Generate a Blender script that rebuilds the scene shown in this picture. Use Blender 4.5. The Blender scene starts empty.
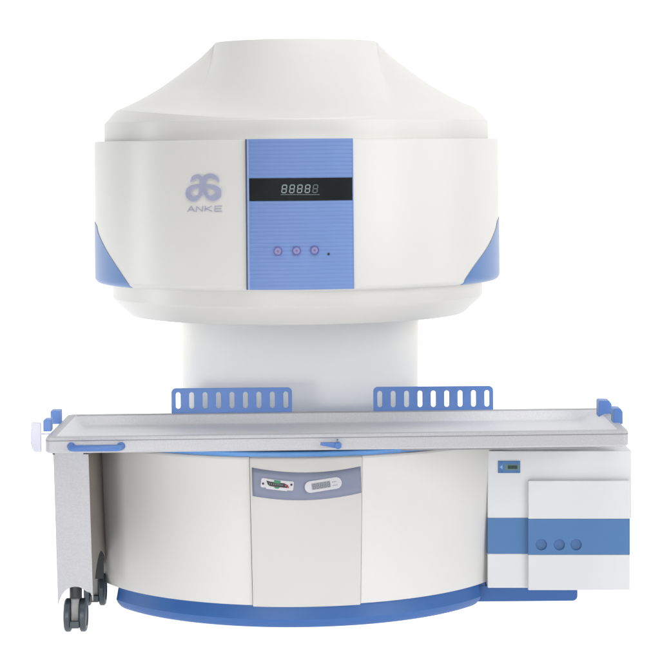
import bpy, bmesh, math, random
from mathutils import Vector, Matrix
random.seed(4)
PI = math.pi
sc = bpy.context.scene
C = sc.collection

# ------------------------------------------------------------------ survey of the photograph
F = 2211.0            # focal length in photo pixels (660 px wide)
HX, HY = 330.0, 150.0 # principal point: eye level of the camera
CD = 8.25             # camera stands 8.25 m in front of the magnet axis
ZC = 1.611            # lens height
ROLL = math.radians(0.48)
XC = -0.1246          # magnet axis

def unroll(px, py):
    dx, dy = px - HX, -(py - HY)
    c, s = math.cos(-ROLL), math.sin(-ROLL)
    return dx * c - dy * s, dx * s + dy * c

def P(px, py, Y):
    dx, dy = unroll(px, py)
    d = Y + CD
    return Vector((dx / F * d, Y, ZC + dy / F * d))

def zed(h):            # height of a level h px below eye level, on the axis plane
    return ZC - h * CD / F

def on_cone(px, py, R):
    """point of a vertical surface of revolution R(z) around the magnet axis"""
    dx, dy = unroll(px, py)
    ax, az = dx / F, dy / F
    z = 1.0
    for _ in range(6):
        r = R(z) if callable(R) else R
        # camera (0,-CD), dir (ax,1): (ax t - XC)^2 + (t-CD)^2 = r^2
        a = ax * ax + 1; b = -2 * (ax * XC + CD); c = XC * XC + CD * CD - r * r
        disc = max(b * b - 4 * a * c, 0)
        t = (-b - math.sqrt(disc)) / (2 * a)
        z = ZC + az * t
    return Vector((ax * t, t - CD, z))

def cyl(th, R, z):
    return Vector((XC + R * math.sin(th), -R * math.cos(th), z))

# ------------------------------------------------------------------ materials
def lin(c):
    return tuple(((v / 255) / 12.92 if v / 255 <= 0.04045 else ((v / 255 + 0.055) / 1.055) ** 2.4) for v in c) + (1,)

def mat(name, rgb, rough=0.4, metal=0.0, noise=0.0, nscale=60, bump=0.0, bscale=300, coat=0.0, spec=0.5, stretch=None, emit=None):
    m = bpy.data.materials.new(name); m.use_nodes = True
    nt = m.node_tree; b = nt.nodes['Principled BSDF']
    col = lin(rgb)
    b.inputs['Base Color'].default_value = col
    b.inputs['Roughness'].default_value = rough
    b.inputs['Metallic'].default_value = metal
    b.inputs['Specular IOR Level'].default_value = spec
    b.inputs['Coat Weight'].default_value = coat
    b.inputs['Coat Roughness'].default_value = 0.12
    tc = nt.nodes.new('ShaderNodeTexCoord')
    mp = nt.nodes.new('ShaderNodeMapping')
    nt.links.new(tc.outputs['Object'], mp.inputs['Vector'])
    if stretch: mp.inputs['Scale'].default_value = stretch
    if noise:
        n = nt.nodes.new('ShaderNodeTexNoise'); n.inputs['Scale'].default_value = nscale
        n.inputs['Detail'].default_value = 4
        nt.links.new(mp.outputs['Vector'], n.inputs['Vector'])
        r = nt.nodes.new('ShaderNodeMapRange')
        r.inputs['From Min'].default_value = 0.25; r.inputs['From Max'].default_value = 0.75
        r.inputs['To Min'].default_value = 1 - noise; r.inputs['To Max'].default_value = 1 + noise
        nt.links.new(n.outputs['Fac'], r.inputs['Value'])
        mx = nt.nodes.new('ShaderNodeVectorMath'); mx.operation = 'SCALE'
        mx.inputs[0].default_value = col[:3]
        nt.links.new(r.outputs['Result'], mx.inputs['Scale'])
        nt.links.new(mx.outputs['Vector'], b.inputs['Base Color'])
        r2 = nt.nodes.new('ShaderNodeMapRange')
        r2.inputs['To Min'].default_value = rough - 0.02; r2.inputs['To Max'].default_value = rough + 0.02
        nt.links.new(n.outputs['Fac'], r2.inputs['Value'])
        nt.links.new(r2.outputs['Result'], b.inputs['Roughness'])
    if bump:
        n2 = nt.nodes.new('ShaderNodeTexNoise'); n2.inputs['Scale'].default_value = bscale
        n2.inputs['Detail'].default_value = 3
        nt.links.new(mp.outputs['Vector'], n2.inputs['Vector'])
        bp = nt.nodes.new('ShaderNodeBump'); bp.inputs['Strength'].default_value = bump
        bp.inputs['Distance'].default_value = 0.002
        nt.links.new(n2.outputs['Fac'], bp.inputs['Height'])
        nt.links.new(bp.outputs['Normal'], b.inputs['Normal'])
    if emit:
        b.inputs['Emission Color'].default_value = col
        b.inputs['Emission Strength'].default_value = emit
    return m

M = {
 'shell':   mat('warm_white_lacquer', (213, 212, 209), 0.33, noise=0.010, nscale=3, bump=0.04, bscale=220, coat=0.0, spec=.3),
 'lower':   mat('warm_white_panel', (203, 202, 200), 0.45, noise=0.012, nscale=4, bump=0.05, bscale=260, spec=.3),
 'centre':  mat('warm_grey_panel', (192, 190, 187), 0.45, noise=0.012, nscale=4, bump=0.05, bscale=260, spec=.3),
 'column':  mat('cool_grey_white_lacquer', (242, 239, 233), 0.5, noise=0.01, nscale=4, bump=0.04),
 'cab':     mat('cool_white_lacquer', (207, 208, 210), 0.45, noise=0.01, nscale=5, bump=0.06, bscale=300),
 'panel':   mat('sky_blue_ribbed_plastic', (109, 138, 194), 0.42, noise=0.02, nscale=12),
 'trim':    mat('blue_lacquer_trim', (76, 118, 176), 0.36, noise=0.015, nscale=8, coat=0.2),
 'rail':    mat('blue_powder_coat', (88, 128, 196), 0.45, noise=0.03, nscale=25, bump=0.06),
 'handle':  mat('blue_handle_plastic', (74, 112, 175), 0.4, noise=0.02, nscale=25),
 'stripe':  mat('steel_blue_lacquer', (68, 112, 162), 0.5, noise=0.02, nscale=20, bump=0.05),
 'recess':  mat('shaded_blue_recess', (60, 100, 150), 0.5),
 'plinth':  mat('deep_blue_plinth', (42, 90, 153), 0.45, noise=0.02, nscale=6),
 'plate':   mat('light_blue_top_plate', (106, 162, 226), 0.4, noise=0.02, nscale=6),
 'tray':    mat('speckled_grey_fibreglass', (179, 179, 183), 0.5, noise=0.10, nscale=240, bump=0.12, bscale=400),
 'tray_bright':   mat('brightened_tray_fibreglass', (216, 216, 219), 0.5, noise=0.07, nscale=200, bump=0.10, bscale=400),  # tray colour lightened on the inside to offset the magnet's shade
 'lip':     mat('grey_lip_shadow_gap', (128, 128, 136), 0.6),
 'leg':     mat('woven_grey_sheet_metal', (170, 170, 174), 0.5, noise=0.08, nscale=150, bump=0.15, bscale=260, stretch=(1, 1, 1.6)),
 'legin':   mat('shaded_brown_grey_sheet', (112, 105, 97), 0.5, noise=0.08, nscale=10),  # shadow and warm reflections on the leg sheets are put into this colour
 'fascia':  mat('slate_lavender_fascia', (117, 123, 144), 0.5, noise=0.02, nscale=30),
 'window':  mat('smoked_display_window', (26, 30, 32), 0.4, noise=0.15, nscale=25, spec=.12),
 'seg':     mat('pale_led_segment', (140, 155, 155), 0.5),
 'segdim':  mat('dim_led_segment', (92, 106, 106), 0.5),
 'btn':     mat('mauve_button', (134, 134, 184), 0.4, noise=0.03, nscale=60),
 'btnring': mat('mauve_button_ring', (88, 92, 156), 0.4),
 'emblem':  mat('lavender_metal_emblem', (190, 192, 220), 0.34, metal=0.45, noise=0.12, nscale=14),
 'ink':     mat('grey_lavender_ink', (158, 158, 184), 0.5),
 'dark':    mat('dark_rubber', (40, 44, 48), 0.5, noise=0.1, nscale=40),
 'wheel':   mat('dark_blue_grey_tyre', (52, 62, 70), 0.42, noise=0.08, nscale=40),
 'core':    mat('grey_caster_body', (128, 128, 130), 0.45, noise=0.08, nscale=40),
 'black':   mat('black_plastic', (26, 26, 28), 0.45, noise=0.1, nscale=60),
 'plateW':  mat('white_socket_plate', (190, 190, 194), 0.35, noise=0.02, nscale=60),
 'green':   mat('green_connector_insert', (30, 118, 84), 0.45),
 'red':     mat('red_connector_pin', (168, 60, 60), 0.45),
 'lcd':     mat('grey_lcd_glass', (140, 142, 148), 0.3),
 'lcdseg':  mat('dark_lcd_segment', (96, 98, 106), 0.5),
 'bumper':  mat('pale_lavender_plastic', (206, 206, 220), 0.4, noise=0.01, nscale=30),
}

# ------------------------------------------------------------------ object helpers
def thing(name, label, cat, loc=(0, 0, 0), group=None):
    o = bpy.data.objects.new(name, None); C.objects.link(o)
    o.empty_display_size = 0.1
    o.location = loc; o['label'] = label; o['category'] = cat
    if group: o['group'] = group
    return o

def obj(name, bm, m, parent=None, bevel=0.0, seg=3, solid=0.0, smooth=True, label=None, recalc=True, lim=28, keep=False):
    if recalc: bmesh.ops.recalc_face_normals(bm, faces=bm.faces)
    me = bpy.data.meshes.new(name); bm.to_mesh(me); bm.free()
    mats = m if isinstance(m, (list, tuple)) else [m]
    for x in mats: me.materials.append(x)
    o = bpy.data.objects.new(name, me); C.objects.link(o)
    if smooth:
        for p in me.polygons: p.use_smooth = True
        if not bevel and not keep: me.set_sharp_from_angle(angle=math.radians(26))
    if solid:
        s = o.modifiers.new('Thickness', 'SOLIDIFY'); s.thickness = abs(solid); s.offset = -1 if solid > 0 else 1
    if bevel:
        b = o.modifiers.new('Bevel', 'BEVEL'); b.width = bevel; b.segments = seg
        b.limit_method = 'ANGLE'; b.angle_limit = math.radians(lim); b.harden_normals = True
    if parent:
        o.parent = parent
        r = parent
        off = Vector((0, 0, 0))
        while r:
            off += r.location; r = r.parent
        # geometry is written in world coordinates: bring it into the parent's frame
        me.transform(Matrix.Translation(-off))
    if label: o['label'] = label
    return o

def lathe(profile, th0=-PI, th1=PI, n=160, closed=True, bm=None):
    """sweep a closed (r,z) profile about the magnet axis"""
    bm = bm or bmesh.new()
    full = abs(th1 - th0 - 2 * PI) < 1e-6
    cols = []
    cnt = n if full else n + 1
    for i in range(cnt):
        th = th0 + (th1 - th0) * i / n
        col = []
        for r, z in profile:
            if r == 0:
                col.append(None); continue
            col.append(bm.verts.new(cyl(th, r, z)))
        cols.append(col)
    poles = {j: bm.verts.new((XC, 0, z)) for j, (r, z) in enumerate(profile) if r == 0}
    for col in cols:
        for j in poles: col[j] = poles[j]
    k = len(profile)
    for i in range(n):
        a, b = cols[i], cols[(i + 1) % cnt]
        for j in range(k if closed else k - 1):
            q = [a[j], b[j], b[(j + 1) % k], a[(j + 1) % k]]
            u = []
            for v in q:
                if v not in u: u.append(v)
            if len(u) > 2: bm.faces.new(u)
    if not full:
        for col in (cols[0], cols[-1]):
            u = []
            for v in col:
                if v not in u: u.append(v)
            if len(u) > 2: bm.faces.new(u)
    return bm

def box(x0, x1, y0, y1, z0, z1, bm=None):
    bm = bm or bmesh.new()
    v = [bm.verts.new((x, y, z)) for z in (z0, z1) for y in (y0, y1) for x in (x0, x1)]
    for f in ((0, 1, 3, 2), (4, 6, 7, 5), (0, 4, 5, 1), (2, 3, 7, 6), (0, 2, 6, 4), (1, 5, 7, 3)):
        bm.faces.new([v[i] for i in f])
    return bm

def plate(outer, holes, place, t0, t1, bm=None):
    """flat plate with holes; place(a,b,t) -> Vector"""
    bm = bm or bmesh.new()
    rings = [outer] + list(holes)
    tops = []
    edges = []
    for ring in rings:
        vs = [bm.verts.new(place(a, b, t0)) for a, b in ring]
        tops.append(vs)
        for i in range(len(vs)):
            edges.append(bm.edges.new((vs[i], vs[(i + 1) % len(vs)])))
    res = bmesh.ops.triangle_fill(bm, use_beauty=True, edges=edges)
    faces = [g for g in res['geom'] if isinstance(g, bmesh.types.BMFace)]
    vmap = {}
    for ring, vs in zip(rings, tops):
        for (a, b), v in zip(ring, vs): vmap[v] = bm.verts.new(place(a, b, t1))
    for f in faces: bm.faces.new([vmap[v] for v in reversed(f.verts)])
    for vs in tops:
        for i in range(len(vs)):
            a, b = vs[i], vs[(i + 1) % len(vs)]
            bm.faces.new((a, b, vmap[b], vmap[a]))
    return bm

def rrect(x0, x1, y0, y1, r, n=6, corners=(1, 1, 1, 1)):
    pts = []
    for k, (cx, cy, a0) in enumerate(((x1 - r, y1 - r, 0), (x0 + r, y1 - r, 90), (x0 + r, y0 + r, 180), (x1 - r, y0 + r, 270))):
        if corners[k]:
            for i in range(n + 1):
                a = math.radians(a0 + 90 * i / n)
                pts.append((cx + r * math.cos(a), cy + r * math.sin(a)))
        else:
            pts.append(((x1, x0, x0, x1)[k], (y1, y1, y0, y0)[k]))
    return pts

def circ(cx, cy, r, n=24):
    return [(cx + r * math.cos(2 * PI * i / n), cy + r * math.sin(2 * PI * i / n)) for i in range(n)]

def tube(pts, r, n=14, bm=None, caps=True):
    bm = bm or bmesh.new()
    pts = [Vector(p) for p in pts]
    rs = r if isinstance(r, (list, tuple)) else [r] * len(pts)
    rings = []
    up = Vector((0.13, 0.21, 0.97)).normalized()
    for i, p in enumerate(pts):
        if i == 0: d = pts[1] - pts[0]
        elif i == len(pts) - 1: d = pts[-1] - pts[-2]
        else: d = (pts[i + 1] - pts[i]).normalized() + (pts[i] - pts[i - 1]).normalized()
        d.normalize()
        a = d.cross(up).normalized(); b = d.cross(a).normalized()
        rings.append([bm.verts.new(p + (a * math.cos(2 * PI * k / n) + b * math.sin(2 * PI * k / n)) * rs[i]) for k in range(n)])
    for i in range(len(rings) - 1):
        for k in range(n):
            bm.faces.new((rings[i][k], rings[i][(k + 1) % n], rings[i + 1][(k + 1) % n], rings[i + 1][k]))
    if caps:
        bm.faces.new(rings[0]); bm.faces.new(list(reversed(rings[-1])))
    return bm

def grid_fn(fn, nu, nv, bm=None):
    bm = bm or bmesh.new()
    g = [[bm.verts.new(fn(i / nu, j / nv)) for j in range(nv + 1)] for i in range(nu + 1)]
    for i in range(nu):
        for j in range(nv):
            bm.faces.new((g[i][j], g[i + 1][j], g[i + 1][j + 1], g[i][j + 1]))
    return bm

def frame_at(px, py, R, tilt=0.0, out=0.0):
    """local flat frame tangent to the surface; a,b in photo px there; t in metres outwards"""
    o = on_cone(px, py, R)
    n = Vector((o.x - XC, o.y, 0)).normalized()
    right = Vector((-n.y, n.x, 0)); up = Vector((0, 0, 1))
    k = (o.y + CD) / F
    c, s = math.cos(math.radians(tilt)), math.sin(math.radians(tilt))
    def place(a, b, t):
        x, y = (a * c - b * s) * k, (a * s + b * c) * k
        return o + right * x + up * y + n * (t + out)
    return place

def segs(cx, cy, w, h, sw, slant, skip=''):
    """seven-segment figure 8 as polygons (y down, px)"""
    hw, hh = w / 2, h / 2
    def bar(x0, y0, x1, y1):
        if abs(y1 - y0) < 1e-6:
            pts = [(x0 + sw * .6, y0 - sw / 2), (x1 - sw * .6, y0 - sw / 2), (x1 - sw * .15, y0), (x1 - sw * .6, y0 + sw / 2), (x0 + sw * .6, y0 + sw / 2), (x0 + sw * .15, y0)]
        else:
            pts = [(x0 - sw / 2, y0 + sw * .6), (x0, y0 + sw * .15), (x0 + sw / 2, y0 + sw * .6), (x0 + sw / 2, y1 - sw * .6), (x0, y1 - sw * .15), (x0 - sw / 2, y1 - sw * .6)]
        return [(cx + x + (-y) * slant, cy + y) for x, y in pts]
    S = {'a': bar(-hw, -hh, hw, -hh), 'g': bar(-hw, 0, hw, 0), 'd': bar(-hw, hh, hw, hh),
         'f': bar(-hw, -hh, -hw, 0), 'b': bar(hw, -hh, hw, 0), 'e': bar(-hw, 0, -hw, hh), 'c': bar(hw, 0, hw, hh)}
    return [v for k, v in S.items() if k not in skip]

def polys(pl, place):
    bm = bmesh.new()
    for p in pl: bm.faces.new([bm.verts.new(place(a, b)) for a, b in p])
    return bm

FL = -.010   # floor level
# ------------------------------------------------------------------ self-glowing white setting
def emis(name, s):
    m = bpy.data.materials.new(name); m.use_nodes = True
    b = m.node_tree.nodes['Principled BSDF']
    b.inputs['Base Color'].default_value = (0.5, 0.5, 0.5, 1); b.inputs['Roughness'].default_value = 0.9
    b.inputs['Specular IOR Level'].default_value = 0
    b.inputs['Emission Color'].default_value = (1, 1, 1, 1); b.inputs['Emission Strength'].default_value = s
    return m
bm = bmesh.new()
prof = [(-2.8, FL)] + [(5 + 3 * math.sin(a), FL + 3 - 3 * math.cos(a)) for a in [PI / 2 * i / 16 for i in range(17)]] + [(8, 12)]
rows = [[bm.verts.new((x, y, z)) for x in (-14, 14)] for y, z in prof]
for a, b in zip(rows, rows[1:]): bm.faces.new((a[0], a[1], b[1], b[0]))
o = obj('floor', bm, emis('white_glowing_sweep', 1.0)); o['kind'] = 'structure'  # glows by itself so the ground stays white and shadowless

# ------------------------------------------------------------------ MRI SCANNER
scan = thing('mri_scanner', 'large white MRI scanner with round magnet head, blue display panel and drum base', 'scanner', (XC, 0, 0))

z_ht, z_hb = zed(-10), zed(128.6)
z_ct = zed(-28.5)
RH = 0.750
def arc_corner(cx, cz, r, a0, a1, n=5):
    return [(cx + r * math.cos(math.radians(a0 + (a1 - a0) * i / n)), cz + r * math.sin(math.radians(a0 + (a1 - a0) * i / n))) for i in range(n + 1)]
# housing drum
rb = 0.020
prof = [(0.55, z_hb)] + arc_corner(RH - rb, z_hb + rb, rb, -90, 0, 6) + arc_corner(RH - .005, z_ht - .005, .005, 0, 90, 3) + [(0.55, z_ht)]
obj('housing', lathe(prof, n=220), M['shell'], scan)
# upper collar
RC = 0.713
prof = [(0.50, z_ht - .01), (RC, z_ht - .01)] + arc_corner(RC - .003, z_ct - .003, .003, 0, 90, 3) + [(0.50, z_ct)]
obj('collar', lathe(prof, n=200), M['shell'], scan)
# lower ring, chamfered below
RL = 0.687
z_l1, z_l2 = zed(145.5), zed(162.0)
prof = [(0.5, z_hb + .006), (RL, z_hb + .006), (RL, z_l1 + .006), (RL - .002, z_l1 + .002), (RL - .006, z_l1 - .003), (0.626, z_l2 + .008), (0.618, z_l2 + .002), (0.606, z_l2), (0, z_l2), (0, z_hb + .006)]
obj('lower_ring', lathe(prof[:-1] + [(0, z_hb + .006)], n=200), M['shell'], scan)

# cap: fans from a small round top down to the collar, ridged where front and side faces meet
def fprof(s):
    K = [(0, 0), (.12, .075), (.2525, .173), (.4545, .345), (.6566, .560), (.8586, .790), (1, 1)]
    for (a, fa), (b, fb) in zip(K, K[1:]):
        if s <= b: return fa + (fb - fa) * (s - a) / (b - a)
    return 1
def fsm(s):   # smoothed profile
    return (fprof(max(0, s - .05)) + fprof(s) * 2 + fprof(min(1, s + .05))) / 4 if .02 < s < .98 else fprof(s)
z_top = zed(-107.5); RT = 0.302
PH = math.radians(31)
def cap_cols():
    L = []
    quarter = []
    for i in range(17): quarter.append((PH * i / 16, PI / 2 * i / 16))
    for i in range(1, 21): quarter.append((PH + (PI / 2 - PH) * i / 20, PI / 2))
    L += quarter
    L += [(PI - a, PI - b) for a, b in reversed(quarter[:-1])]
    L += [(-a, -b) for a, b in reversed(L[1:-1])]
    return L
def smst(t): t = max(0, min(1, t)); return t * t * (3 - 2 * t)
bm = bmesh.new(); cols = []
NS = 28
for a, b in cap_cols():
    side = abs(math.sin(a))
    ang = math.degrees(math.asin(min(1, side)))
    c = smst((ang - 6) / 74) ** .8
    r1 = RC - .0065 - .036 * c; zb = z_ct + .0035 + (.0445 - .0035) * c
    B = cyl(a, r1, zb); T = cyl(b, RT, z_top)
    col = [bm.verts.new(cyl(a, RC - .0032, z_ct - .0002))]
    for k in range(NS + 1):
        s = k / NS
        p = B.lerp(T, s); p.z = zb + (z_top - zb) * fsm(s)
        col.append(bm.verts.new(p))
    cols.append(col)
n = len(cols)
for i in range(n):
    a, b = cols[i], cols[(i + 1) % n]
    for j in range(NS + 1): bm.faces.new((a[j], b[j], b[j + 1], a[j + 1]))
bm.faces.new([c[-1] for c in cols])
bm.edges.ensure_lookup_table()
for i in range(n):
    for j in (1, NS + 1):
        e = bm.edges.get((cols[i][j], cols[(i + 1) % n][j]))
        if e: e.smooth = False
for i in (16, n - 16):
    for j in range(int(NS * .55), NS + 1):
        e = bm.edges.get((cols[i][j], cols[i][j + 1]))
        if e: e.smooth = False
bmesh.ops.remove_doubles(bm, verts=bm.verts, dist=.0003)
o = obj('top_cap', bm, M['shell'], scan, keep=True)

# blue corner trims at the lower sides of the drum
for sgn in (-1, 1):
    if sgn < 0: K = [(97.2, 226), (98.2, 232), (101.4, 240), (105.6, 248.3), (110.8, 257), (119.5, 270.2), (129.7, 285.5)]
    else: K = [(497.0, 221), (495.5, 229), (491, 240), (486, 249), (480, 257.5), (472, 268.5), (463.4, 281.5)]
    Kc = []
    for i in range(len(K) - 1):
        p0, p1, p2, p3 = K[max(0, i - 1)], K[i], K[i + 1], K[min(len(K) - 1, i + 2)]
        for q in range(6):
            t = q / 6
            Kc.append(tuple(.5 * (2 * p1[j] + (p2[j] - p0[j]) * t + (2 * p0[j] - 5 * p1[j] + 4 * p2[j] - p3[j]) * t * t + (3 * p1[j] - p0[j] - 3 * p2[j] + p3[j]) * t ** 3) for j in (0, 1)))
    Kc.append(K[-1])
    pts = []
    for a, b in reversed(Kc):
        p = on_cone(a, b, RH); pts.append((math.degrees(math.asin(min(1, abs(p.x - XC) / RH))), p.z))
    pts[0] = (pts[0][0], z_hb); d0 = pts[0][0]
    def top_z(deg, pts=pts):
        d = 90 - abs(deg - 90)
        for (a, za), (b, zb_) in zip(pts, pts[1:]):
            if d <= b: return za + (zb_ - za) * (d - a) / (b - a)
        return (pts[-1][1] + min(.012, max(0, d - pts[-1][0]) * .002))
    def fn(u, v, sgn=sgn):
        deg = d0 + (180 - 2 * d0) * u
        zt = top_z(deg)
        # follow the rounded lower corner of the drum, 1.5 mm proud
        path = [(p[0], p[1]) for p in arc_corner(RH - rb, z_hb + rb, rb + .0015, -80, 0, 6)]
        t = v * 10
        if t <= 6:
            i = min(5, int(t)); f = t - i
            r = path[i][0] + (path[i + 1][0] - path[i][0]) * f; z = path[i][1] + (path[i + 1][1] - path[i][1]) * f
        else:
            r = RH + .0015; z = path[-1][1] + (max(zt, path[-1][1]) - path[-1][1]) * (t - 6) / 4
        if z > zt:
            z = max(zt, path[0][1])
            dz = z_hb + rb - z
            r = RH - rb + math.sqrt(max((rb + .0015) ** 2 - max(dz, 0) ** 2, 0))
        return cyl(sgn * math.radians(deg), r, z)
    bm = grid_fn(fn, 120, 10)
    bmesh.ops.remove_doubles(bm, verts=bm.verts, dist=.00005)
    bmesh.ops.recalc_face_normals(bm, faces=bm.faces)
    # make normals point outwards
    f = max(bm.faces, key=lambda f: f.calc_area())
    c_ = f.calc_center_median()
    if f.normal.dot(Vector((c_.x - XC, c_.y, 0))) < 0: bmesh.ops.reverse_faces(bm, faces=bm.faces)
    obj('corner_trim', bm, M['trim'], scan, recalc=False)

# ribbed control panel, curved with the drum
RP = RH + .009
pl_, pr_ = 249.4, 352.6
zt = on_cone(299, 138.7, RP).z; zb_ = on_cone(299, 289.8, RP).z
zw1 = on_cone(299, 178.2, RP).z; zw0 = on_cone(299, 200.6, RP).z
thl = math.asin((on_cone(pl_, 214, RP).x - XC) / RP); thr = math.asin((on_cone(pr_, 214, RP).x - XC) / RP)
def ribbed(z0, z1, bm=None):
    pitch = 3.9 * (CD - RP) / F
    cnt = max(1, round((z1 - z0) / pitch)); p = (z1 - z0) / cnt
    pf = []
    for i in range(cnt):
        for fz, dr in ((0, -.0010), (.12, -.0004), (.3, .0), (.5, .0002), (.7, .0), (.88, -.0004)):
            pf.append((RP + dr, z0 + (i + fz) * p))
    pf.append((RP - .0010, z1))
    return lathe([(RH - .004, z0)] + pf + [(RH - .004, z1)], thl, thr, 22, bm=bm)
bm = ribbed(zb_, zw0 - .0006); ribbed(zw1 + .0006, zt, bm)
# narrow backing border that closes the panel edge
cp = obj('control_panel', bm, M['panel'], scan)
def strip(a0, a1, out, m):
    obj('edge_strip', lathe([(RH - .004, zb_), (out, zb_), (out, zt), (RH - .004, zt)], a0, a1, 2), m, cp)
strip(thl - .0175, thl - .0095, RP - .003, mat('slate_edge', (70, 84, 112), .5))
strip(thl - .0092, thl - .0003, RP + .0012, mat('pale_blue_edge', (140, 160, 205), .4))
strip(thr + .0003, thr + .0045, RP + .0004, M['panel'])
wd = obj('display_window', lathe([(RH - .004, zw0), (RP + .0006, zw0), (RP + .0006, zw1), (RH - .004, zw1)], thl, thr, 22), M['window'], cp)
pl1 = lambda a, b: on_cone(a, b, RP + .0012)
for i in range(5):
    cx = 284.3 + i * 7.75; cy = 188.9 - i * .04
    obj('digit', polys(segs(cx, cy, 4.3, 7.6, 0.95, .12, skip=''), pl1), M['seg'] if i < 4 else M['segdim'], cp, solid=.0004, smooth=False)
obj('underline', polys([[(280.5 + q * 3, 194.2), (283.5 + q * 3, 194.2), (283.5 + q * 3, 195.0), (280.5 + q * 3, 195.0)] for q in range(13)], pl1), M['segdim'], cp, solid=.0004)
def disc(px, py, R, r, t, name, m, parent, n=28, bev=.0008, out=0.0, tilt=0):
    f = frame_at(px, py, R, tilt, out)
    return obj(name, plate(circ(0, 0, r, n), [], f, 0, t), m, parent, bevel=bev)
for (x, y) in ((278, 251.2), (296.6, 250.7), (314.6, 250.2)):
    f = frame_at(x, y, RP)
    bt = obj('button_ring', plate(circ(0, 0, 4.7, 36), [circ(0, 0, 3.5, 30)], f, -.002, .0030), M['btnring'], cp, bevel=.0004, seg=2)
    obj('button', plate(circ(0, 0, 3.3, 30), [], f, -.002, .0022), M['btn'], cp, bevel=.0005)
    obj('button_mark', plate(circ(0, 0, 1.2, 16), [], f, .0018, .0028), mat('reddish_mark', (124, 96, 140), .5), cp)
f = frame_at(328.6, 254, RP); obj('indicator', plate(circ(0, 0, 1.25, 18), [], f, -.001, .0018), M['black'], cp, bevel=.0004)

# emblem and lettering on the drum
def seg_dist(px, py, a, b):
    ax, ay, bx, by = a[0], a[1], b[0], b[1]
    dx, dy = bx - ax, by - ay
    t = max(0, min(1, ((px - ax) * dx + (py - ay) * dy) / (dx * dx + dy * dy + 1e-9)))
    return math.hypot(px - ax - t * dx, py - ay - t * dy), t
def smooth_path(pts, n=6):
    out = []
    for i in range(len(pts) - 1):
        p0 = pts[max(0, i - 1)]; p1 = pts[i]; p2 = pts[i + 1]; p3 = pts[min(len(pts) - 1, i + 2)]
        for k in range(n):
            t = k / n
            out.append(tuple(0.5 * ((2 * p1[j]) + (-p0[j] + p2[j]) * t + (2 * p0[j] - 5 * p1[j] + 4 * p2[j] - p3[j]) * t * t + (-p0[j] + 3 * p1[j] - 3 * p2[j] + p3[j]) * t ** 3) for j in range(3)))
    out.append(pts[-1]); return out
def Z(x, y, w): return (175 + x / 11, 165 + y / 11, w / 11)
right = smooth_path([Z(482, 180, 9), Z(462, 152, 22), Z(430, 130, 28), Z(380, 122, 28), Z(338, 142, 30), Z(316, 190, 30), Z(318, 250, 30), Z(345, 320, 24), Z(385, 360, 26), Z(435, 362, 34), Z(474, 325, 38), Z(472, 278, 36), Z(430, 248, 28), Z(370, 234, 22), Z(320, 226, 20)])
left = smooth_path([Z(178, 182, 9), Z(196, 155, 20), Z(222, 134, 24), Z(258, 128, 26), Z(288, 152, 28), Z(298, 200, 30), Z(292, 260, 30), Z(278, 320, 22), Z(240, 366, 24), Z(194, 370, 32), Z(154, 335, 34), Z(150, 290, 32), Z(185, 252, 26), Z(240, 236, 22), Z(290, 228, 20)])
def raster(paths, x0, x1, y0, y1, st, place, width=None):
    bm = bmesh.new(); V = {}
    nx, ny = int((x1 - x0) / st), int((y1 - y0) / st)
    sg = [(a, b) for p in paths for a, b in zip(p, p[1:])]
    def inside(x, y):
        for a, b in sg:
            d, t = seg_dist(x, y, a, b)
            if d < (a[2] + (b[2] - a[2]) * t): return True
        return False
    def v(i, j):
        if (i, j) not in V: V[i, j] = bm.verts.new(place(x0 + i * st, y0 + j * st))
        return V[i, j]
    for i in range(nx):
        for j in range(ny):
            if inside(x0 + (i + .5) * st, y0 + (j + .5) * st): bm.faces.new((v(i, j), v(i + 1, j), v(i + 1, j + 1), v(i, j + 1)))
    # relax the stair-stepped rim
    bd = [w for w in bm.verts if w.is_boundary]
    for _ in range(3):
        new = {w: (w.co * .5 + sum((e.other_vert(w).co for e in w.link_edges if e.is_boundary), Vector()) * .5 / max(1, sum(e.is_boundary for e in w.link_edges))) for w in bd}
        for w, c_ in new.items(): w.co = c_
    return bm
pe = lambda a, b: on_cone(a, b, RH + .0016)
obj('emblem', raster([right, left], 184, 224, 172, 203, .3, pe), M['emblem'], scan, solid=-.0016, smooth=True)
w = .36
def ln(*pts): return [(a, b, w) for a, b in pts]
letters = [('letter', [ln((187.6, 211.6), (191.2, 206.2), (194.6, 211.6)), ln((189.2, 210), (193.2, 210))]),
           ('letter', [ln((196.2, 211.6), (196.6, 206.4), (202.4, 211.4), (202.8, 206.2))]),
           ('letter', [ln((205, 211.4), (205.2, 206.2)), ln((211.6, 206.2), (205.8, 208.8), (212, 211.2))]),
           ('letter', [ln((221.8, 206.0), (215, 206.2), (214.8, 211.4), (221.8, 211.2)), ln((215, 208.8), (221.2, 208.6))])]
for nm, st_ in letters:
    xs = [q[0] for s_ in st_ for q in s_]
    obj(nm, raster(st_, min(xs) - 1, max(xs) + 1, 205, 213, .16, lambda a, b: on_cone(a, b, RH + .0008)), M['ink'], scan, solid=-.0006)

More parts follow.
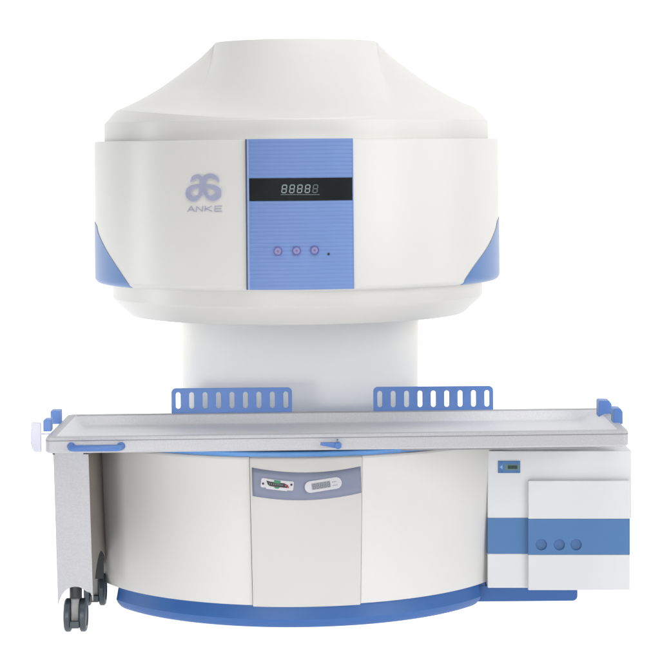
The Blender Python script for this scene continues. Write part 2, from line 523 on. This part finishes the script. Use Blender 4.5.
# column behind the gap
zc0, zc1 = 0.598, z_l2 + .01
bm = bmesh.new()
N = 96; rings = []
for z, f in ((zc0, .985), (zc0 + .12, .99), (zc1, 1.0)):
    rg = []
    for i in range(N):
        a = 2 * PI * i / N
        ca, sa = math.cos(a), math.sin(a)
        ex = 2 / 6.0
        rg.append(bm.verts.new((XC + .003 + f * .458 * math.copysign(abs(ca) ** ex, ca), .36 + .24 * math.copysign(abs(sa) ** ex, sa), z)))
    rings.append(rg)
for a, b in zip(rings, rings[1:]):
    for i in range(N): bm.faces.new((a[i], a[(i + 1) % N], b[(i + 1) % N], b[i]))
bm.faces.new(rings[0]); bm.faces.new(rings[-1])
obj('column', bm, M['column'], scan)

# base: tapered drum panels
zbt = on_cone(300, 457.5, .800).z
zbb = on_cone(300, 605.6, .768).z
RB = lambda z: .768 + (.800 - .768) * (z - zbb) / (zbt - zbb)
XS = lambda z: .704 + (.752 - .704) * (z - zbb) / (zbt - zbb)   # half width where the sides run back
def base_section(R, xs, t=0):
    """outline front arc from -edge to +edge, then straight sides back"""
    return math.asin(xs / R)
_a = on_cone(251.3, 530, lambda z: .785); _b = on_cone(361.2, 530, lambda z: .785)
seamL, seamR = math.asin((_a.x - XC) / .785), math.asin((_b.x - XC) / .785)
def base_panel(side):
    bm = bmesh.new()
    zs = [zbb + .0, zbb + (zbt - zbb) * .33, zbb + (zbt - zbb) * .66, zbt - .008, zbt - .002, zbt]
    ins = [0, 0, 0, 0, .003, .009]
    T = .018
    rows = []
    for z, i_ in zip(zs, ins):
        R = RB(z) - i_; xs = XS(z) - i_
        e = math.asin(xs / R)
        s0 = abs(seamL) if side < 0 else seamR
        pts = []
        for k in range(41):
            th = s0 + .0025 + (e - .03 - s0) * k / 40
            pts.append((R * math.sin(th), -R * math.cos(th)))
        yend = -R * math.cos(e)
        x_, y_ = pts[-1]
        for k in range(1, 7):     # rounded turn to the straight side
            f = k / 6
            pts.append(((1 - f) ** 2 * x_ + 2 * f * (1 - f) * xs + f * f * xs, (1 - f) ** 2 * y_ + 2 * f * (1 - f) * (yend) + f * f * (yend + .05)))
        for k in range(1, 6): pts.append((xs, yend + .05 + (.06 - yend - .05) * k / 5))
        inner = []
        for k in range(len(pts)):
            a = Vector(pts[max(0, k - 1)]); b = Vector(pts[min(len(pts) - 1, k + 1)])
            d = (b - a).normalized(); inner.append((pts[k][0] - d.y * T, pts[k][1] + d.x * T))
        rows.append([bm.verts.new((XC + side * p[0], p[1], z)) for p in pts] + [bm.verts.new((XC + side * p[0], p[1], z)) for p in reversed(inner)])
    K = len(rows[0])
    for a, b in zip(rows, rows[1:]):
        for k in range(K): bm.faces.new((a[k], a[(k + 1) % K], b[(k + 1) % K], b[k]))
    h = K // 2
    for rw in (rows[0], rows[-1]):
        for k in range(h - 1): bm.faces.new((rw[k], rw[k + 1], rw[K - 2 - k], rw[K - 1 - k]))
    return bm
obj('side_panel', base_panel(-1), M['lower'], scan)
obj('side_panel', base_panel(1), M['lower'], scan)
# centre panel, slightly proud
PR = .009
prof = [(RB(zbb) - .02, zbb - .004), (RB(zbb) + PR - .003, zbb - .004), (RB(zbb) + PR, zbb), (RB(zbt) + PR, zbt - .010), (RB(zbt) + PR - .003, zbt - .003), (RB(zbt) + PR - .009, zbt), (RB(zbt) - .02, zbt)]
cpn = obj('centre_panel', lathe(prof, seamL + .0015, seamR - .0015, 30), M['centre'], scan, bevel=.0025, seg=3)
RF = lambda z: RB(z) + PR + .0018
# core behind the panels + blue top plate
bm = bmesh.new()
def d_outline(R, xs, yb, n=48):
    e = math.asin(min(.999, xs / R))
    pts = [(R * math.sin(-e + 2 * e * k / n), -R * math.cos(-e + 2 * e * k / n)) for k in range(n + 1)]
    return pts + [(xs, yb), (-xs, yb)]
def loft(levels, bm=None):
    bm = bm or bmesh.new(); rows = []
    for pts, z in levels: rows.append([bm.verts.new((XC + p[0], p[1], z)) for p in pts])
    K = len(rows[0])
    for a, b in zip(rows, rows[1:]):
        for k in range(K): bm.faces.new((a[k], a[(k + 1) % K], b[(k + 1) % K], b[k]))
    bm.faces.new(rows[0]); bm.faces.new(rows[-1]); return bm
obj('inner_frame', loft([(d_outline(.738, .635, .05), .065), (d_outline(.745, .70, .05), zbt - .01)]), mat('dark_gap_lining', (58, 58, 62), .7), scan)
obj('top_plate', loft([(d_outline(.786, .71, .10), zbt - .012), (d_outline(.786, .71, .10), zbt + .012), (d_outline(.782, .706, .09), zbt + .016)]), M['plate'], scan)
# plinth with a right-hand extension under the cabinet
e1 = [(d_outline(.736, .618, .5), FL), (d_outline(.744, .630, .5), FL + .006), (d_outline(.752, .642, .5), FL + .018), (d_outline(.757, .648, .5), FL + .03), (d_outline(.745, .64, .5), zbb - .003)]
bm = loft(e1)
obj('plinth', bm, M['plinth'], scan)
x0c = P(487.6, 520, -.42).x - .004; pb = P(577.5, 600, -.335)
obj('plinth_extension', plate(rrect(XC + .60, pb.x, 0.0, .056, .018, corners=(0, 0, 0, 1)), [], lambda a, b, t: Vector((a, t, b + FL)), -.335, .30), M['plinth'], scan, bevel=.004)
obj('plinth_extension', box(XC + .56, x0c, -.333, .02, FL + .02, zbb - .002), M['plinth'], scan)

# slate fascia with socket and readout
def qd(x, x0, y0, x1, y1, x2, y2):
    return y0 * (x - x1) * (x - x2) / ((x0 - x1) * (x0 - x2)) + y1 * (x - x0) * (x - x2) / ((x1 - x0) * (x1 - x2)) + y2 * (x - x0) * (x - x1) / ((x2 - x0) * (x2 - x1))
def ff(u, v):
    x = 251.7 + (360.6 - 251.7) * u
    x += -.0 * v
    yt = qd(x, 251.5, 467.5, 304, 472.6, 361, 466.3); yb = qd(x, 251.5, 496, 304, 500.2, 361, 492.6)
    return on_cone(x + (0.9 * v), yt + (yb - yt) * v, RF)
bm = grid_fn(ff, 36, 4)
bmesh.ops.recalc_face_normals(bm, faces=bm.faces)
f = bm.faces[:][0]
if f.normal.y > 0: bmesh.ops.reverse_faces(bm, faces=bm.faces)
fa = obj('fascia', bm, M['fascia'], scan, solid=.0015, recalc=False)
# socket plate
f = frame_at(277.3, 484.3, RF, -6.5)
obj('socket_plate', plate(rrect(-16.4, 16.4, -4.6, 4.6, 1.6), [], f, -.004, .003), M['plateW'], fa, bevel=.0009)
obj('socket_rim', plate([(-10.5, 4.4), (-12, 0), (-10.5, -5.6), (10.5, -5.6), (12, 0), (10.5, 4.4)], [], f, .002, .0048), M['plateW'], fa, bevel=.0009)
obj('connector', plate([(-11.2, 2.8), (-9.2, -1.2), (-7, -2.4), (7, -2.4), (10.4, -2.2), (10.8, .6), (7.2, 2.0), (-7, 2.0)], [], f, .004, .0062), M['black'], fa, bevel=.0004)
obj('connector_insert', plate(rrect(-3.4, 3.2, 1.2, 4.1, .5, 3), [], f, .004, .0072), M['green'], fa, bevel=.0004)
obj('connector_insert', plate([(-3.0, -2.6), (-1.6, -4.0), (1.6, -4.0), (3.0, -2.6)], [], f, .0045, .0066), M['green'], fa)
for k in range(7):
    obj('pin', plate(rrect(-8 + k * 2.1, -7.2 + k * 2.1, -.6, .6, .2, 2), [], f, .006, .0072), M['core'], fa)
obj('pin', plate(rrect(8.0, 9.6, -1.0, 1.0, .4, 3), [], f, .006, .0072), M['red'], fa)
obj('pin', plate(rrect(10.6, 12.0, -2.4, -.4, .4, 3), [], f, .003, .0064), M['red'], fa)
for sx, sy in ((-14.2, -.8), (14.2, 1.4)):
    obj('screw', plate(circ(sx, sy, 1.2, 16), [], f, .002, .0042), M['dark'], fa, bevel=.0004)
# readout
f = frame_at(323.2, 484.9, RF, 7.6)
def stadium(hl, hh, n=12):
    L = [(hl - hh + hh * math.cos(a), hh * math.sin(a)) for a in [-PI / 2 + PI * i / n for i in range(n + 1)]]
    return L + [(-a, -b) for a, b in L]
obj('readout_rim', plate(stadium(19.6, 6.6), [], f, -.004, .0012), mat('rim_shadow', (116, 118, 140), .5), fa)
obj('readout_plate', plate(stadium(18.8, 5.8), [], f, -.004, .0032), M['plateW'], fa, bevel=.0008)
obj('readout_screen', plate(rrect(-11.8, 7.2, -3.3, 3.3, .5, 3), [], f, .002, .0040), M['lcd'], fa, bevel=.0003)
for i in range(5):
    obj('digit', polys(segs(-9.2 + i * 3.65, 0, 2.1, 4.4, .55, 0), lambda a, b: f(a, b, .0043)), M['lcdseg'], fa, smooth=False)
for k, (x0, x1, y) in enumerate(((9.2, 10.4, 1.6), (10.9, 12.0, 1.6), (12.5, 13.6, 1.6), (9.2, 10.2, -2.0), (10.8, 12.2, -2.0), (12.8, 14.2, -2.0))):
    obj('mark', plate(rrect(x0, x1, y - .55, y + .55, .15, 2), [], f, .002, .0036), M['lcd'], fa)

# ------------------------------------------------------------------ PATIENT TABLE
tab = thing('patient_table', 'long grey tray table with blue slotted rails and caster leg, across the scanner', 'table', (-.87, -.6, 0))
YF, YB = -.85, -.20
TL, TR = -.962, .992
TILT = math.radians(.22)
def tz(x, z): return z + (x - .02) * math.sin(TILT)
zr, zlip, zbot, zfl = .6605, .6475, .6065, .622
bm = bmesh.new()
def ring4(x0, x1, y0, y1, z, r=0.02, n=5):
    return [bm.verts.new((a, b, tz(a, z))) for a, b in rrect(x0, x1, y0, y1, r, n)]
lv = [ring4(TL + .006, TR - .006, YF + .006, YB - .006, zbot), ring4(TL, TR, YF, YB, zbot + .006), ring4(TL, TR, YF, YB, zr - .006), ring4(TL + .002, TR - .002, YF + .002, YB - .002, zr - .0015), ring4(TL + .006, TR - .006, YF + .006, YB - .006, zr),
      ring4(TL + .024, TR - .024, YF + .030, YB - .022, zr), ring4(TL + .030, TR - .030, YF + .036, YB - .028, zr - .004),
      ring4(TL + .062, TR - .085, YF + .05, YB - .042, zfl + .006, .03), ring4(TL + .075, TR - .098, YF + .06, YB - .052, zfl, .03)]
for a, b in zip(lv, lv[1:]):
    K = len(a)
    for k in range(K): bm.faces.new((a[k], a[(k + 1) % K], b[(k + 1) % K], b[k]))
bm.faces.new(lv[0]); bm.faces.new(lv[-1])
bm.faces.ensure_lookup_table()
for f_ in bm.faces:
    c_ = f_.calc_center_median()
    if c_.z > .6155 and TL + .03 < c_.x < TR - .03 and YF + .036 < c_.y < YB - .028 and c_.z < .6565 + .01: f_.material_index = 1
tray = obj('tray', bm, [M['tray'], M['tray_bright']], tab)
tray.data.set_sharp_from_angle(angle=math.radians(32))
# lip moulding line running round the tray
bm = bmesh.new()
def sl(x0, x1, y0, y1, z0, z1):
    pts = rrect(x0, x1, y0, y1, .02, 5)
    a = [bm.verts.new((p[0], p[1], tz(p[0], z0))) for p in pts]; b = [bm.verts.new((p[0], p[1], tz(p[0], z1))) for p in pts]
    K = len(a)
    for k in range(K): bm.faces.new((a[k], a[(k + 1) % K], b[(k + 1) % K], b[k]))
sl(TL - .0006, TR + .0006, YF - .0006, YB + .0006, zlip, zlip + .0024)
obj('lip_seam', bm, M['lip'], tab, solid=.0004)
# under-frame seen as dark gaps above the cabinet, with support rollers
bm = box(.02, .90, -.70, -.30, .583, .603)
obj('under_frame', bm, mat('grey_under_frame', (150, 150, 152), .6), tab, bevel=.002)
for x0, x1 in ((507, 516), (520, 528), (548, 560), (565, 577)):
    a = P(x0, 448, -.46); b = P(x1, 448, -.46)
    obj('slide_block', box(a.x, b.x, -.442, -.38, .5565, .5828), M['black'], tab, bevel=.002)
a = P(494, 448, -.45); b = P(616, 448, -.45)
obj('slide_rail', box(a.x, b.x, -.43, -.39, .5605, .5825), mat('grey_slide_rail', (120, 120, 122), .5), tab, bevel=.001)

# slotted guard rails on the rear rim
def guard(px0, px1, py_top, py_bot, first, pitch):
    Y = YB - .012
    A = P(px0, py_top, Y); B = P(px1, py_top, Y)
    z1 = A.z; z0 = tz((A.x + B.x) / 2, zr) - .002
    k = (Y + CD) / F
    outer = rrect(A.x, B.x, z0, z1, .016, 6, corners=(1, 1, 0, 0))
    holes = []
    for i in range(9):
        cx = P(first + pitch * i, 400, Y).x
        w_, h0, h1 = 2.45 * k, z1 - 4.0 * k, z1 - 20.6 * k
        pts = [(cx + w_ * math.cos(t), h0 - w_ + w_ * math.sin(t)) for t in [PI * q / 8 for q in range(9)]]
        pts += [(cx - w_ * math.cos(t), h1 + w_ - w_ * math.sin(t)) for t in [PI * q / 8 for q in range(9)]]
        holes.append(pts)
    bm = plate(outer, holes, lambda a, b, t: Vector((a, t, b)), Y - .003, Y + .003)
    o = obj('guard_rail', bm, M['rail'], tab, bevel=.0009, seg=2, lim=50)
    return o
g1 = guard(171.4, 291.8, 388.3, 412, 178.2, 13.45); g1['label'] = 'left blue slotted guard rail'
g2 = guard(373.2, 493.0, 386.9, 411, 379.8, 13.38); g2['label'] = 'right blue slotted guard rail'

# blue end clips on the end rims
def clip(x, y, w, d, h, flip, low=False):
    z0 = tz(x, zr) - .004
    poly = [(-d / 2, 0), (d / 2, 0), (d / 2, h * .80), (d / 2 - .012, h), (-d / 2 + .02, h), (-d / 2, h * .72)]
    bm = plate(poly, [], lambda a, b, t: Vector((x + t, y + a, z0 + b)), -w / 2, w / 2)
    zz = z0
    return obj('end_clip', bm, M['rail'], tab, bevel=.003, seg=3)
def face_clip(px0, px1, py0, py1, Y, d, cut, ch=.010):
    A = P(px0, py0, Y); B = P(px1, py1, Y)
    x0, x1, z1, z0 = A.x, B.x, A.z, B.z
    if cut > 0: poly = [(x0, z0), (x1, z0), (x1, z1 - ch), (x1 - ch * .6, z1 - .001), (x0 + .004, z1), (x0, z1 - .004)]
    else: poly = [(x0, z0), (x1, z0), (x1, z1), (x0 + ch * .4, z1), (x0, z1 - ch * .4)]
    bm = plate(poly, [], lambda a, b, t: Vector((a, t, b)), Y, Y + d)
    return obj('end_clip', bm, M['rail'], tab, bevel=.0018, seg=2)
face_clip(43.2, 51.0, 419.5, 431.5, -.73, .05, 0)
face_clip(50.5, 60.2, 411.0, 424.0, -.47, .06, 0, .004)
face_clip(613.4, 622.8, 408.4, 424.0, -.64, .07, 1, .012)
face_clip(598.6, 611.8, 400.6, 417.0, -.38, .07, 1, .014)
# pale bumper at the foot end
A = P(30.5, 422.5, -.74); B = P(41.0, 452, -.74)
bm = plate([(A.x + .002, A.z), (B.x, A.z - .001), (B.x, B.z), (A.x + .012, B.z), (A.x + .004, B.z + .012), (A.x, B.z + .03), (A.x, A.z - .025), (A.x + .002, A.z - .02)], [], lambda a, b, t: Vector((a, t, b)), -.74, -.728)
obj('end_bumper', bm, M['bumper'], tab, bevel=.003)
obj('bumper_pin', tube([(B.x - .004, -.734, A.z - .04), (TL + .01, -.734, A.z - .04)], .003), M['bumper'], tab)

# front grab handle
YH = YF - .032
a = P(72, 448.3, YH); b = P(118.5, 448.0, YH)
z = a.z - .0005; r_ = .0108
pts = [(a.x - .006, YF + .004, z + .002), (a.x - .006, YH + .014, z + .001), (a.x - .002, YH + .004, z), (a.x + .008, YH, z), (b.x - .008, YH, z), (b.x + .002, YH + .004, z), (b.x + .006, YH + .014, z + .001), (b.x + .006, YF + .004, z + .002)]
hd = obj('handle', tube(pts, r_, 18), M['handle'], tab)
for x in (a.x - .006, b.x + .006):
    obj('mount', tube([(x, YF + .002, z + .003), (x, YF - .008, z + .003)], 0.0135, 20), M['handle'], hd, bevel=.002)
# locking lever
a = P(338, 445.4, YF - .012); b = P(320.5, 443.8, YF - .014)
lvv = obj('lever', tube([a, (a + b) / 2, b], [.0105, .0080, .0052], 14), M['handle'], tab, bevel=.001)
obj('knob', tube([(a.x, YF + .002, a.z), (a.x, YF - .026, a.z)], .0115, 22), M['handle'], lvv, bevel=.002)
c_ = P(337.5, 439.6, YF)
obj('lock_pin', tube([(c_.x, YF + .002, c_.z), (c_.x, YF - .004, c_.z)], .0028, 12), M['stripe'], tab)

# caster leg: folded sheet box with arched lower edges
YL = YF + .035; YL2 = -.27
def LP(px, py): return P(px, py, YL)
tl, tr = LP(53.3, 455), LP(88.3, 455)
bl, brr = LP(58.0, 605.5), LP(93.0, 601.0)
ztop = .606
def lean(x, z):  # left and right edges lean inwards towards the foot
    return x
edge = [(58.0, 605.5), (59.0, 601.5), (60.8, 597), (63.4, 593), (66.8, 589.6), (71, 587.4), (76, 586.7), (80.5, 587.6), (84, 589.8), (87.2, 591.8), (90.2, 593.0), (91.8, 596), (92.6, 600.5)]
sm = []
for i in range(len(edge) - 1):
    p0, p1, p2, p3 = edge[max(0, i - 1)], edge[i], edge[i + 1], edge[min(len(edge) - 1, i + 2)]
    for q in range(5):
        t = q / 5
        sm.append(tuple(.5 * (2 * p1[j] + (p2[j] - p0[j]) * t + (2 * p0[j] - 5 * p1[j] + 4 * p2[j] - p3[j]) * t * t + (3 * p1[j] - p0[j] - 3 * p2[j] + p3[j]) * t ** 3) for j in (0, 1)))
sm.append(edge[-1])
front = [(tl.x, ztop)] + [(LP(a, b).x, LP(a, b).z) for a, b in sm] + [(brr.x, brr.z + .004), (tr.x, ztop)]
leg = obj('leg', plate(front, [], lambda a, b, t: Vector((a, t, b)), YL, YL + .004), M['leg'], tab, bevel=.0012)
zt0 = brr.z
def sidepoly():
    L = [(YL + .0045, ztop), (YL + .0045, zt0 - .002), (YL + .016, zt0)]
    y0, y1 = YL + .02, YL2 - .03
    for i in range(13):
        t = i / 12; L.append((y0 + (y1 - y0) * t, zt0 + .012 + .105 * math.sin(PI * t) ** .8))
    L += [(YL2, zt0), (YL2, ztop)]
    return L
def sx(xt, xb): return lambda b: xb + (xt - xb) * (b - zt0) / (ztop - zt0)
fr = sx(tr.x, brr.x); fl = sx(tl.x, bl.x)
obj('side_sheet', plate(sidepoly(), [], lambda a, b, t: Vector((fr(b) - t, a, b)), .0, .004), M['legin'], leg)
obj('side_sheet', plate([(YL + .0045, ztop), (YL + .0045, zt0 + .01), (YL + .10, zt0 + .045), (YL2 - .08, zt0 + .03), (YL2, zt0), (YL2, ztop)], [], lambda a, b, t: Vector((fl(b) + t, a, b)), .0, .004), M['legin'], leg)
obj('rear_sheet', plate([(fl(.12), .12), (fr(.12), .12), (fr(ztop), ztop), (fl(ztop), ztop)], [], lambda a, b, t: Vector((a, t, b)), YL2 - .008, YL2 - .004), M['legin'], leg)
obj('dark_gap_fill', box(fl(.14) + .006, fr(.14) - .006, -.40, -.39, .095, .20), M['dark'], leg, bevel=.002)  # dark plate added to close the bright gap where shade belongs
for x0, x1 in ((52.6, 55), (83.5, 88.4)):
    a = P(x0, 455, YL); b = P(x1, 455, YL)
    obj('spacer', box(a.x, b.x, YL - .004, YL + .03, .595, .6046), M['black'], tab)
def caster(cx, cy, name='caster'):
    R = .0560; w_ = .0222; gp = .0148; H = R + FL
    # hooded body between the wheels
    pf = [(-.030, .018), (.030, .018), (.036, .050), (.032, .085), (.024, .116), (-.024, .116), (-.036, .078), (-.036, .045)]
    ct = obj(name, plate(pf, [], lambda a, b, t: Vector((cx + t, cy + a, b + FL)), -.0142, .0142), M['core'], tab, bevel=.005)
    for s in (-1, 1):
        bm = bmesh.new()
        # wheel disc with rounded shoulders
        prof = [(0, 0), (R - .006, 0), (R, .004), (R, w_ - .005), (R - .005, w_), (R - .018, w_ + .001), (R - .020, w_ - .003), (.012, w_ - .003), (0, w_ - .003)]
        rings = []
        n_ = 36
        for r, t in prof[1:-1]:
            rings.append([bm.verts.new((cx + s * (gp + t), cy + r * math.cos(2 * PI * k / n_), H + r * math.sin(2 * PI * k / n_))) for k in range(n_)])
        for a, b in zip(rings, rings[1:]):
            for k in range(n_): bm.faces.new((a[k], a[(k + 1) % n_], b[(k + 1) % n_], b[k]))
        bm.faces.new(rings[0]); bm.faces.new(rings[-1])
        obj('wheel', bm, M['wheel'], ct, bevel=.0012)
    obj('axle', tube([(cx - .03, cy, H), (cx + .03, cy, H)], .008), M['dark'], ct)
    obj('crossbar', box(cx - .0158, cx + .0158, cy - .052, cy - .036, .010, .034), M['wheel'], ct, bevel=.003)
    obj('stem', tube([(cx, cy, .10), (cx, cy, .17)], .021, 24), M['dark'], ct, bevel=.002)
ca = P(76.0, 610, -.77)
caster(ca.x, -.77)
cb = P(95.5, 590, -.34)
caster(cb.x, -.34)

# ------------------------------------------------------------------ CABINET
cab = thing('equipment_cabinet', 'white cabinet with wide blue stripe and three round recesses, under right table end', 'cabinet', (.85, -.42, .06))
YC = -.42; YD = YC - .018
# the cabinet stands level in the photograph, so its edges are placed level in picture terms
def CP(px, py, Y=YC): return P(px, py, Y)
x0 = CP(487.6, 520).x; x1 = CP(631.6, 520).x + .0
zt_c = CP(560, 450.6).z; zb_c = CP(505, 588.3).z
SK = math.radians(.48)   # stands a touch out of level
pivot = Vector((.75, YC, .3))
def skew(bm):
    for v in bm.verts: v.co = pivot + Matrix.Rotation(SK, 3, 'Y') @ (v.co - pivot)
    return bm
zs1 = CP(560, 518.0).z; zs0 = CP(560, 553.6).z
xd0 = P(528.2, 520, YD).x; xd1 = P(630.0, 520, YD).x
zd1 = P(575, 480.3, YD).z; zd0 = P(575, 590.0, YD).z
zdm = zd1
# body: upper and lower white, blue stripe between
bm = box(x0, x1, YC, .02, zs1, zt_c); body = obj('body', skew(bm), M['cab'], cab, bevel=.0035)
obj('stripe', skew(box(x0 + .0003, x1 - .006, YC + .0003, .018, zs0, zs1)), M['stripe'], body)
obj('lower_body', skew(box(x0, x1 - .008, YC, .02, zb_c, zs0)), M['cab'], body, bevel=.003)
zq1 = P(575, 518.8, YD).z; zq0 = P(575, 554.4, YD).z
bm = box(xd0, xd1, YD, YC - .001, zq1, zd1); box(xd0, xd1, YD, YC - .001, zd0, zq0, bm)
door = obj('door', skew(bm), M['cab'], cab, bevel=.0035)
k = (YD + CD) / F
holes = []; cs = []
for px in (541.6, 559.6, 576.4):
    c0 = P(px, 544.6, YD); cs.append((c0.x, P(560, 544.6, YD).z)); holes.append(circ(cs[-1][0], cs[-1][1], 5.6 * k, 36))
obj('stripe', skew(plate([(xd0 + .0003, zq0), (xd1 - .0003, zq0), (xd1 - .0003, zq1), (xd0 + .0003, zq1)], holes, lambda a, b, t: Vector((a, t, b)), YD + .0003, YD + .010)), M['stripe'], door)
obj('stripe_backing', skew(box(xd0 + .002, xd1 - .002, YD + .0102, YC - .0014, zq0, zq1)), M['stripe'], door)
for c0 in cs:
    bm = bmesh.new(); n_ = 36; rings = []
    for r, t in ((5.6, .0015), (5.35, .0030), (4.9, .0052), (3.8, .0066), (2, .0072)):
        rings.append([bm.verts.new((c0[0] + r * k * math.cos(2 * PI * q / n_), YD + t, c0[1] + r * k * math.sin(2 * PI * q / n_))) for q in range(n_)])
    for a, b in zip(rings, rings[1:]):
        for q in range(n_): bm.faces.new((a[q], a[(q + 1) % n_], b[(q + 1) % n_], b[q]))
    bm.faces.new(rings[-1])
    obj('round_recess', skew(bm), M['recess'], door)
# badge
def bp(px, py, t): v = P(px, py, YC); v.y = YC - t; return v
bd = obj('badge', plate([(498.0, 460.8), (520.2, 460.8), (520.2, 473), (498.0, 473)], [], lambda a, b, t: bp(a, b, t), -.002, .003), M['stripe'], cab, bevel=.0008)
obj('badge_screen', plate([(505.0, 464.2), (519.2, 464.2), (519.2, 469.8), (505.0, 469.8)], [], bp, .002, .0042), mat('olive_screen', (96, 122, 122), .4), bd)
obj('badge_readout', plate([(507.6, 465.2), (517.4, 465.2), (517.4, 468.8), (507.6, 468.8)], [], bp, .003, .005), mat('dark_green_screen', (24, 70, 58), .4), bd)
for i in range(3):
    x = 509.4 + i * 3.0
    obj('digit', polys(segs(x, 467, 1.5, 2.5, .45, .05), lambda a, b: bp(a, b, .0053)), M['black'], bd, smooth=False)
obj('arrow_mark', plate([(499.6, 467), (502.4, 464.9), (502.4, 469.1)], [], bp, .002, .0036), mat('pale_blue_print', (120, 170, 214), .5), bd)
for x, y in ((501.8, 462.3), (516.8, 462.3), (501.8, 471.5), (516.8, 471.5)):
    obj('screw', plate([(x + .8 * math.cos(q), y + .8 * math.sin(q)) for q in [2 * PI * i / 12 for i in range(12)]], [], bp, .002, .0045), M['recess'], bd)

# ------------------------------------------------------------------ world, lamps, camera
w = bpy.data.worlds.new('World'); sc.world = w; w.use_nodes = True
bg = w.node_tree.nodes['Background']; bg.inputs['Color'].default_value = (1, .995, .985, 1); bg.inputs['Strength'].default_value = .18

def area(name, loc, target, sx_, sy_, power, col=(1, 1, 1)):
    l = bpy.data.lights.new(name, 'AREA'); l.shape = 'RECTANGLE'; l.size = sx_; l.size_y = sy_; l.energy = power; l.color = col
    o = bpy.data.objects.new(name, l); C.objects.link(o); o.location = loc
    d = Vector(target) - Vector(loc); o.rotation_euler = d.to_track_quat('-Z', 'Y').to_euler()
    return o
area('softbox_right', (4.6, -4.6, 2.1), (0.1, 0, 1.1), 2.8, 2.8, 135)
area('fill_base_left', (-2.1, -6.8, .8), (-.68, -.5, .32), .9, .9, 2.5).data.spread = math.radians(24)  # added fill lamp, narrowed onto the base panel beside the leg
area('strip_left', (-3.6, -.2, 1.35), (-.4, 0, 1.2), .6, 2.0, 30, (.93, .96, 1))
area('strip_right', (3.6, -.6, 2.0), (.3, 0, 1.4), .7, 3.2, 14)
area('fill_overhead', (0.4, -2.2, 5.2), (0, 0, 1.4), 3.0, 2.5, 130)  # added lamp, set high to brighten the cap

area('fill_front', (-.2, -9.0, 1.9), (-.1, 0, .9), 3.6, 2.0, 118)  # added front fill that lifts the column and rails
cam = bpy.data.cameras.new('Camera'); co = bpy.data.objects.new('Camera', cam); C.objects.link(co)
cam.sensor_width = 36; cam.lens = 36 * F / 660
cam.shift_y = -(330 - HY) / 660
cam.clip_end = 200
co.matrix_world = Matrix.Translation((0, -CD, ZC)) @ Matrix.Rotation(PI / 2, 4, 'X') @ Matrix.Rotation(-ROLL, 4, 'Z')
sc.camera = co
sc.view_settings.view_transform = 'Standard'; sc.view_settings.look = 'None'; sc.view_settings.exposure = 0
